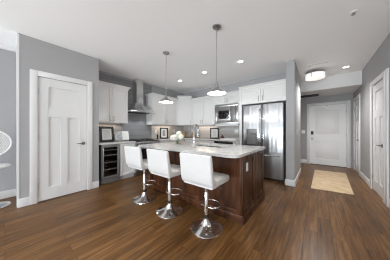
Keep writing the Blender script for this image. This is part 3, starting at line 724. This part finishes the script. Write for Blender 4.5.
# ---------------------------------------------------------------- bar stools
def rounded_slab(bm, prof, hw, thick):
    pass
def make_stool(label):
    t = thing('bar_stool', label, 'bar stool', (0, 0, 0), 'white bar stools along the island')
    bm = bmesh.new()
    lathe(bm, [(0, 0), (.19, 0), (.198, .006), (.196, .014), (.17, .026), (.12, .042), (.075, .060), (.048, .085), (.037, .115), (.034, .14), (0, .14)], n=56)
    obj('base', bm, 'chrome', t)
    bm = bmesh.new(); lathe(bm, [(0, .135), (.027, .135), (.027, .44), (.024, .445), (0, .445)], n=28); obj('column', bm, 'chrome', t)
    bm = bmesh.new(); lathe(bm, [(.036, .135), (.036, .165), (.031, .168)], n=28); obj('collar', bm, 'rubber', t)
    bm = bmesh.new(); lathe(bm, [(0, .40), (.022, .40), (.022, .555), (.05, .56), (.05, .572), (0, .572)], n=24); obj('gas_lift', bm, 'chrome', t)
    # foot ring: an open D that leaves the column and swings forward
    pts = [(-.028, .005, .262)]
    for k in range(0, 25):
        q = PI * 1.28 - (PI * 1.56) * k / 24
        pts.append((.125 * math.cos(q), .10 + .115 * math.sin(q), .262))
    pts.append((.028, .005, .262))
    bm = bmesh.new(); tube(bm, pts, .0095, 12); lathe(bm, [(.030, .25), (.033, .251), (.033, .274), (.030, .275)], n=24); obj('foot_ring', bm, 'chrome', t)
    bm = bmesh.new(); tube(bm, [(.03, .02, .556), (.11, .045, .545), (.155, .055, .515)], .005, 8); tube(bm, [(.145, .053, .523), (.175, .06, .503)], .008, 8); obj('height_lever', bm, 'black', t)
    # seat: side profile swept across the width, padded
    def pad(section, hw, bev):
        bm = bmesh.new()
        lo = [bm.verts.new((-hw, y, z)) for y, z in section]; hi = [bm.verts.new((hw, y, z)) for y, z in section]; n = len(section)
        bm.faces.new(lo); bm.faces.new(hi)
        for i in range(n): bm.faces.new((lo[i], lo[(i + 1) % n], hi[(i + 1) % n], hi[i]))
        bmesh.ops.recalc_face_normals(bm, faces=bm.faces[:])
        es = [e for e in bm.edges if abs(e.verts[0].co.x - e.verts[1].co.x) < 1e-6]
        bmesh.ops.bevel(bm, geom=es, offset=bev, segments=4, affect='EDGES', profile=.5)
        for f in bm.faces: f.smooth = True
        return bm
    # seat cushion
    seat = [(-.19, .572), (.16, .572), (.195, .585), (.205, .61), (.20, .64), (.17, .655), (-.13, .652), (-.19, .65)]
    obj('seat', pad(seat, .215, .022), 'leather', t)
    back = []
    outer = [(-.135, .573), (-.175, .578), (-.205, .60), (-.222, .64), (-.232, .72), (-.242, .82), (-.252, .90), (-.254, .925)]
    inner = [(-.243, .938), (-.222, .936), (-.208, .92), (-.196, .86), (-.182, .76), (-.168, .69), (-.14, .655), (-.135, .62)]
    obj('backrest', pad(outer + inner, .222, .018), 'leather', t)
    return t
s0 = make_stool('white low-back bar stool at the refrigerator end of the island')
s0.location = (-1.068, 1.552, 0)
dup(s0, (-1.712, 1.53, 0), 'middle one of the three white low-back bar stools at the island')
dup(s0, (-2.362, 1.532, 0), 'white low-back bar stool at the range end of the island', .03)

# ---------------------------------------------------------------- flowers on the island
vx, vy = -2.20, 2.17
t = thing('flower_vase', 'small clear glass vase holding white hydrangeas on the island', 'vase', (vx, vy, .915))
bm = bmesh.new(); lathe(bm, [(0, .001), (.045, .001), (.052, .012), (.055, .06), (.050, .105), (.054, .115), (.051, .115), (.047, .105), (.051, .06), (.047, .016), (0, .012)], (vx, vy, .915), 28); obj('vase_glass', bm, 'glass', t)
bm = bmesh.new(); lathe(bm, [(0, .014), (.046, .016), (.0505, .06), (.0495, .075), (0, .075)], (vx, vy, .915), 24)
M['water'] = mat('greenish water', (.62, .72, .50), .02, trans=1, ior=1.33, noise=.02); obj('water', bm, 'water', t)
rng = random.Random(3)
blooms = [((-.095, -.03, .135), .052, 'white hydrangea head at the left of the vase'), ((.005, -.06, .145), .055, 'white hydrangea head at the front of the vase'), ((.09, .01, .155), .052, 'white hydrangea head at the right of the vase'), ((.015, .03, .215), .055, 'topmost white hydrangea head in the vase'), ((-.045, .085, .15), .05, 'white hydrangea head at the back of the vase')]
for (bx_, by_, bz_), br_, lab in blooms:
    c = Vector((vx + bx_, vy + by_, .915 + bz_))
    t = thing('hydrangea', lab, 'flower', (vx, vy, .945), 'hydrangeas in the vase')
    bm = bmesh.new()
    for k in range(70):
        z = 1 - 2 * (k + .5) / 70; ph = k * 2.39996; rr = math.sqrt(1 - z * z); nrm = Vector((rr * math.cos(ph), rr * math.sin(ph), z))
        p = c + nrm * br_ * (.9 + .12 * rng.random()); u = nrm.orthogonal().normalized(); w_ = nrm.cross(u); a0 = rng.random() * PI
        cv = bm.verts.new(p - nrm * .004)
        for q in range(4):
            e1 = a0 + q * PI / 2; pv = []
            for da, rad in ((-.55, .011), (0, .0155), (.55, .011)): pv.append(bm.verts.new(p + (u * math.cos(e1 + da) + w_ * math.sin(e1 + da)) * rad + nrm * (.003 + .003 * rng.random())))
            bm.faces.new((cv, pv[0], pv[1])); bm.faces.new((cv, pv[1], pv[2]))
    t2 = bmesh.new(); bmesh.ops.create_icosphere(t2, subdivisions=2, radius=br_ * .82); merge(bm, t2, Matrix.Translation(c))
    obj('bloom', bm, 'petal', t)
    bm = bmesh.new(); tube(bm, [(vx + bx_ * .1, vy + by_ * .1, .945), (vx + bx_ * .25, vy + by_ * .25, 1.0), (vx + bx_ * .55, vy + by_ * .55, 1.04), tuple(c)], .003, 6); obj('stem', bm, 'leaf', t)
    bm = bmesh.new(); ph = math.atan2(by_, bx_) + .5
    for s in (0, 1.1):
        dd = Vector((math.cos(ph + s), math.sin(ph + s), 0)); sd = Vector((-dd.y, dd.x, 0)); st = Vector((vx, vy, 1.03)) + dd * .035; pts = []
        for k in range(7):
            u = k / 6; w2 = .024 * math.sin(PI * min(1, u * .95 + .05)); m_ = st + dd * .085 * u + Vector((0, 0, .03 * math.sin(u * 2.4)))
            pts.append((bm.verts.new(m_ - sd * w2), bm.verts.new(m_ + Vector((0, 0, -.005))), bm.verts.new(m_ + sd * w2)))
        for (a1, a2, a3), (b1, b2, b3) in zip(pts, pts[1:]): bm.faces.new((a1, b1, b2, a2)); bm.faces.new((a2, b2, b3, a3))
    obj('leaf', bm, 'leaf', t)

# ---------------------------------------------------------------- pictures and small things on the counters
def picture(name, lab, c, facing, w, h, tilt, fw_=.025, matw=.04, art='ink', cat='picture frame'):
    """freestanding frame; c = bottom centre on the counter; facing = direction angle it faces"""
    t = thing(name, lab, cat, c)
    R = Matrix.Translation(c) @ Matrix.Rotation(facing + PI / 2, 4, 'Z') @ Matrix.Rotation(-tilt, 4, 'X')
    bm = bmesh.new()
    for a_, b_, q, d_ in ((-w / 2, -w / 2 + fw_, 0, h), (w / 2 - fw_, w / 2, 0, h), (-w / 2 + fw_, w / 2 - fw_, 0, fw_), (-w / 2 + fw_, w / 2 - fw_, h - fw_, h)): box(bm, a_, b_, -.009, .009, q, d_, bev=.003)
    bm.transform(R); obj('frame', bm, 'black', t)
    bm = B(-w / 2 + fw_ - .002, w / 2 - fw_ + .002, -.001, .006, fw_ - .002, h - fw_ + .002); bm.transform(R); m_ = obj('mat_board', bm, 'paper', t)
    k = fw_ + matw; bm = B(-w / 2 + k, w / 2 - k, -.003, -.001, k, h - k); bm.transform(R); obj('print', bm, art, m_)
    bm = B(-.03, .03, .009, .013, .0, h * .7); bm.transform(Matrix.Translation(c) @ Matrix.Rotation(facing + PI / 2, 4, 'Z') @ Matrix.Translation((0, .0 + h * .7 * math.sin(tilt) + .045, 0)) @ Matrix.Rotation(.12, 4, 'X'))
    obj('easel_back', bm, 'black', t)
    return t
FC = -PI / 2 + .5
M['art'] = mat('sepia portrait print', (.40, .36, .33), .8, noise=.7, nscale=16)
M['sketch'] = mat('pale line print', (.74, .73, .72), .8, noise=.2, nscale=30)
picture('picture_frame', 'black picture frame with white mat right of the range', (-4.10, 3.41, .917), math.atan2(-3.4, 4.1) + .1, .27, .375, .10, .04, .05, 'art')
picture('picture_frame', 'black picture frame standing below the microwave', (-2.73, 4.45, .917), math.atan2(-4.45, 2.73) + .1, .30, .37, .10, .04, .06, 'sketch')
picture('picture_frame', 'wide black picture frame with white sheet on wine cooler counter', (-4.02, 1.575, .917), .02, .33, .38, .14, .055, .03, 'sketch')
# open recipe book on a small stand
c = Vector((-3.98, 1.935, .916))
t = thing('open_book', 'open book with blue photo page beside wide black frame', 'book', c)
def page(sign, m_, name, par):
    bm = bmesh.new(); n = 8; rows = []
    for k in range(n + 1):
        u = k / n; x = sign * .165 * u; y = -.012 * math.sin(u * PI) + .05 * u * (1 if sign < 0 else .4)
        rows.append([(x, y), (x, y + .012)])
    fr_ = [bm.verts.new((x[0][0], x[0][1], 0)) for x in rows]; ft = [bm.verts.new((x[0][0], x[0][1], .25)) for x in rows]
    br_ = [bm.verts.new((x[1][0], x[1][1], 0)) for x in rows]; bt = [bm.verts.new((x[1][0], x[1][1], .25)) for x in rows]
    for k in range(n): bm.faces.new((fr_[k], fr_[k + 1], ft[k + 1], ft[k])); bm.faces.new((br_[k + 1], br_[k], bt[k], bt[k + 1])); bm.faces.new((ft[k], ft[k + 1], bt[k + 1], bt[k])); bm.faces.new((fr_[k + 1], fr_[k], br_[k], br_[k + 1]))
    for k in (0, n): bm.faces.new((fr_[k], ft[k], bt[k], br_[k]))
    bmesh.ops.recalc_face_normals(bm, faces=bm.faces[:])
    bm.transform(Matrix.Translation(c + Vector((0, 0, .035))) @ Matrix.Rotation(PI / 2 - .25, 4, 'Z') @ Matrix.Rotation(-.42, 4, 'X'))
    return obj(name, bm, m_, par)
pl = page(-1, 'blueink', 'photo_page', t); page(1, 'paper', 'text_page', t)
bm = B(c.x - .09, c.x + .07, c.y - .14, c.y + .14, .9165, .925, bev=.003); box(bm, c.x + .04, c.x + .055, c.y - .14, c.y + .14, .925, .955, bev=.003); box(bm, c.x - .085, c.x - .075, c.y - .03, c.y + .03, .925, 1.06, bev=.003)
obj('book_stand', bm, 'nickel', t)
# outlets on the backsplash
plate('outlet', 'white outlet on tile left of the framed portrait', 'outlet', (XW + .012, 3.22, 1.15), (1, 0), .08, .125)
plate('outlet', 'white outlet on tile behind the hydrangeas', 'outlet', (XW + .012, 4.08, 1.17), (1, 0), .08, .125)
plate('outlet', 'white outlet on fridge-wall tile just left of the faucet', 'outlet', (-3.84, YB - .011, 1.17), (0, -1), .08, .125)
plate('outlet', 'white outlet on tile beside the refrigerator panel', 'outlet', (-2.02, YB - .011, 1.165), (0, -1), .12, .125)
# corner: cutting boards, mortar, bottles, soap
def board(lab, c, w, h, tilt, fz, m_='cork'):
    bm = bmesh.new(); box(bm, -w / 2, w / 2, -.009, .009, 0, h, bev=.006); box(bm, -.02, .02, -.008, .008, h - .005, h + .07, bev=.006)
    bm.transform(Matrix.Translation(c) @ Matrix.Rotation(fz, 4, 'Z') @ Matrix.Rotation(-tilt, 4, 'X')); o = obj('cutting_board', bm, m_, org=c); tag(o, lab, 'cutting board')
board('light wood cutting board leaning in the back corner', (-4.10, 4.30, .918), .24, .22, .14, PI / 4 + .1)
board('smaller light wood cutting board near the corner outlet', (-3.75, 4.50, .918), .20, .13, .14, 0)
def bottle(name, lab, c, r, h, m_, cap, pump=False):
    t = thing(name, lab, 'bottle', c); bm = bmesh.new()
    lathe(bm, [(0, 0), (r * .95, 0), (r, .006), (r, h * .62), (r * .45, h * .78), (r * .38, h * .9), (0, h * .9)], c, 20); obj('bottle_body', bm, m_, t)
    bm = bmesh.new(); lathe(bm, [(0, h * .9), (r * .45, h * .9), (r * .45, h), (0, h)], c, 16)
    if pump: tube(bm, [(c[0], c[1], c[2] + h), (c[0], c[1], c[2] + h * 1.15), (c[0] - .04, c[1] - .01, c[2] + h * 1.13)], .005, 8)
    obj('cap', bm, cap, t)
M['redamber'] = mat('reddish soap bottle', (.16, .075, .055), .2, noise=.1)
M['oil'] = mat('golden oil bottle', (.42, .26, .10), .1, noise=.1)
bottle('soap_bottle', 'small reddish brown pump bottle right of framed print', (-2.42, 4.42, .916), .055, .13, 'redamber', 'black', True)
bottle('oil_bottle', 'golden bottle on the back counter seen beside the faucet', (-3.42, 4.46, .916), .032, .27, 'oil', 'black')
bottle('oil_bottle', 'dark bottle standing before the corner backsplash behind the hydrangeas', (-4.02, 4.10, .916), .03, .26, 'amber', 'black')
t = thing('pepper_mill', 'small dark mill standing left of framed portrait by the range', 'mill', (-4.10, 3.14, .916))
bm = bmesh.new(); lathe(bm, [(0, 0), (.032, 0), (.034, .01), (.022, .05), (.028, .09), (.03, .10), (0, .10)], (-4.10, 3.14, .916), 18); obj('mill_body', bm, 'black', t)
bm = bmesh.new(); lathe(bm, [(0, .10), (.024, .10), (.029, .125), (.015, .15), (0, .152)], (-4.10, 3.14, .916), 18); obj('mill_head', bm, 'black', t)
t = thing('serving_tray', 'white rectangular tray on counter beside the refrigerator panel', 'tray', (-2.05, 4.25, .916))
bm = bmesh.new(); box(bm, -2.32, -1.80, 4.10, 4.42, .916, .924, bev=.003)
for q in ((-2.32, -2.305, 4.10, 4.42), (-1.815, -1.80, 4.10, 4.42), (-2.305, -1.815, 4.10, 4.115), (-2.305, -1.815, 4.405, 4.42)): box(bm, *q, .924, .95, bev=.003)
obj('tray_body', bm, 'white', t)

# ---------------------------------------------------------------- jute rug
q = [(-.115, 3.97), (.52, 4.05), (.60, 5.93), (-.075, 5.86)]
bm = prism(bmesh.new(), q, .001, .012, bev=.003); o = obj('entry_rug', bm, 'jute', org=(.23, 4.95, 0)); tag(o, 'tan woven jute rug on the hall floor before the front door', 'rug')

# ---------------------------------------------------------------- white mesh chair at the left edge
cx, cy = -3.93, -.135
t = thing('mesh_chair', 'white chair with round mesh back at left edge beside closet wall', 'chair', (cx, cy, 0))
fa = Matrix.Translation((cx - .05, cy, 0)) @ Matrix.Rotation(.1, 4, 'Z')
bm = bmesh.new(); R0 = .205
tube(bm, [(.0, R0 * math.cos(k * PI / 24), .995 + R0 * math.sin(k * PI / 24)) for k in range(48)], .012, 10, closed=True); bm.transform(fa); fr_ = obj('back_frame', bm, 'white', t)
bm = bmesh.new()
for k in range(-12, 13):
    d_ = k * .0165; hh = math.sqrt(max(0, R0 * R0 - d_ * d_))
    for s in (1, -1):
        p0 = Vector((0, d_ * .7071 - hh * .7071 * s, .995 + (d_ * .7071 * s + hh * .7071))) ; p1 = Vector((0, d_ * .7071 + hh * .7071 * s, .995 + (d_ * .7071 * s - hh * .7071)))
        tube(bm, [p0, p1], .0034, 5)
bm.transform(fa); obj('back_mesh', bm, 'white', fr_)
bm = bmesh.new(); lathe(bm, [(0, .62), (.19, .62), (.205, .63), (.205, .645), (.19, .655), (0, .65)], (cx + .02, cy, 0), 36); obj('seat', bm, 'white', t)
bm = bmesh.new(); tube(bm, [(cx - .05, cy - .06, .79), (cx - .10, cy - .06, .72), (cx - .08, cy - .06, .63), (cx, cy - .03, .61)], .009, 8); tube(bm, [(cx - .05, cy + .06, .79), (cx - .10, cy + .06, .72), (cx - .08, cy + .06, .63), (cx, cy + .03, .61)], .009, 8); obj('back_support', bm, 'chrome', t)
bm = bmesh.new(); lathe(bm, [(0, 0), (.20, 0), (.205, .008), (.19, .018), (.06, .035), (.028, .07), (.026, .60), (.08, .61), (.08, .62), (0, .62)], (cx - .02, cy, 0), 36); obj('pedestal', bm, 'chrome', t)

# ---------------------------------------------------------------- ceiling fixtures
def pendant(lab, x, y, zb):
    t = thing('pendant_light', lab, 'pendant light', (x, y, H), 'pendants over the island')
    bm = bmesh.new(); lathe(bm, [(0, 0), (.062, 0), (.062, -.012), (.05, -.024), (.012, -.028), (0, -.028)], (x, y, H), 28); obj('ceiling_canopy', bm, 'nickel', t)
    bm = bmesh.new(); tube(bm, [(x, y, H - .026), (x, y, zb + .16)], .0055, 10); obj('rod', bm, 'nickel', t)
    bm = bmesh.new(); lathe(bm, [(0, .165), (.010, .165), (.012, .14), (.022, .135), (.024, .105), (.032, .10), (.034, .082), (0, .082)], (x, y, zb), 24); obj('socket', bm, 'nickel', t)
    bm = bmesh.new(); lathe(bm, [(.028, .084), (.045, .078), (.075, .055), (.11, .030), (.137, .010), (.142, .004), (.142, .0), (.138, .0), (.105, .024), (.07, .049), (.043, .072), (.028, .078)], (x, y, zb), 40); s = obj('shade', bm, 'nickel', t)
    bm = bmesh.new(); lathe(bm, [(0, .010), (.09, .009), (.134, .006), (.134, .002), (.09, .002), (0, .002)], (x, y, zb), 36); obj('glass_diffuser', bm, 'shade', s)
    point('pendant_bulb', (x, y, zb - .07), 15, .05)
pendant('pendant lamp hanging over the middle of the island', -1.15, 1.935, 1.735)
pendant('pendant lamp hanging over the range end of the island', -2.305, 1.97, 1.745)
def downlight(lab, x, y, pw=10, an=135, lc=(1, .96, .92)):
    t = thing('recessed_light', lab, 'ceiling light', (x, y, H), 'recessed downlights')
    bm = bmesh.new(); lathe(bm, [(.055, -.001), (.075, -.001), (.078, -.004), (.075, -.007), (.055, -.004)], (x, y, H), 32); obj('trim_ring', bm, 'white', t)
    bm = bmesh.new(); lathe(bm, [(0, -.003), (.055, -.003)], (x, y, H), 32); obj('lens', bm, 'lens', t)
    spot('downlight_bulb', (x, y, H - .02), pw * 1.15, an, col=lc)
downlight('recessed ceiling light nearest the range hood', -3.27, 3.34)
downlight('recessed ceiling light in front of the corner cabinet', -2.30, 3.26)
downlight('recessed ceiling light in front of the refrigerator', -1.325, 3.24)
downlight('recessed ceiling light over the entry hall', .52, 5.1, 10, 90)
downlight('recessed ceiling light over the open floor in front of the closet door', -1.75, .25, 26, 110, (1, .90, .76))
downlight('recessed ceiling light where the hall opens beside the island', .05, 1.75, 42, 110, (1, .90, .76))
# drum flush mount
dxx, dyy = -.06, 4.95
t = thing('drum_light', 'lit white drum ceiling light in the entry hall', 'ceiling light', (dxx, dyy, H))
bm = bmesh.new(); lathe(bm, [(0, 0), (.205, 0), (.21, -.006), (.21, -.02), (.195, -.022), (0, -.022)], (dxx, dyy, H - .06), 40); lathe(bm, [(0, 0), (.07, 0), (.07, -.02), (.02, -.025), (.02, -.065), (0, -.065)], (dxx, dyy, H), 24); obj('ceiling_pan', bm, 'nickel', t)
bm = bmesh.new(); lathe(bm, [(.20, -.022), (.20, -.135), (.197, -.135), (.197, -.022)], (dxx, dyy, H - .06), 40); s = obj('drum_shade', bm, 'drum', t)
bm = bmesh.new(); lathe(bm, [(0, -.150), (.10, -.148), (.19, -.138), (.199, -.130), (0, -.128)], (dxx, dyy, H - .06), 40); obj('diffuser', bm, 'drum', t)
bm = bmesh.new()
for k in range(3):
    q = k * 2 * PI / 3 - 1.9; box(bm, dxx + .205 * math.cos(q) - .005, dxx + .205 * math.cos(q) + .005, dyy + .205 * math.sin(q) - .005, dyy + .205 * math.sin(q) + .005, H - .20, H - .08, bev=.002)
obj('shade_post', bm, 'nickel', t)
spot('drum_bulb', (dxx, dyy, H - .25), 125, 165, .15)
# ceiling registers and detector
t = thing('ceiling_vent', 'white linear air vent in ceiling before the drum light', 'vent', (0, 4.44, H))
obj('vent_frame', B(-.18, .17, 4.40, 4.49, H - .008, H - .0005, bev=.002), 'white', t)
for k in range(2): obj('slot', B(-.165, .155, 4.428 + k * .028, 4.434 + k * .028, H - .0095, H - .0075), 'shelfgrey', t)
t = thing('ceiling_vent', 'dark return grille in lowered entry ceiling above front door', 'vent', (-.23, 6.45, 2.36))
bm = B(-.50, .02, 6.22, 6.62, 2.352, 2.3595, bev=.002); obj('vent_frame', bm, 'grille', t)
for k in range(12): obj('slat', B(-.49, .01, 6.25 + k * .03, 6.262 + k * .03, 2.348, 2.353), 'black', t)
t = thing('ceiling_sprinkler', 'small white sprinkler cover on ceiling near right wall', 'sprinkler', (.353, 2.79, H))
bm = bmesh.new(); lathe(bm, [(0, -.0005), (.042, -.0005), (.04, -.006), (.03, -.009), (0, -.009)], (.353, 2.79, H), 24); obj('cover_ring', bm, 'white', t)
bm = bmesh.new(); lathe(bm, [(0, -.009), (.012, -.009), (.010, -.03), (.02, -.032), (.02, -.035), (0, -.036)], (.353, 2.79, H), 16); obj('sprinkler_head', bm, 'nickel', t)
# under-cabinet strips
def strip(lab, x0, x1, y0, y1, p):
    t = obj('under_cabinet_light', B(x0, x1, y0, y1, 1.366, 1.379, bev=.003), 'white', org=((x0 + x1) / 2, (y0 + y1) / 2, 1.379)); tag(t, lab, 'light')
    a_ = area('under_cabinet_led', ((x0 + x1) / 2, (y0 + y1) / 2, 1.36), (0, 0, 0), x1 - x0, y1 - y0, p, (1, .80, .62))
strip('slim light strip under left wall cabinet', XW + .10, XW + .13, 1.4, 1.95, 1.6)
strip('slim light strip under wall cabinet right of the hood', XW + .10, XW + .13, 3.2, 3.85, 1.6)
strip('slim light strip under wall cabinet left of microwave', -3.5, -2.75, YB - .13, YB - .10, 1.4)
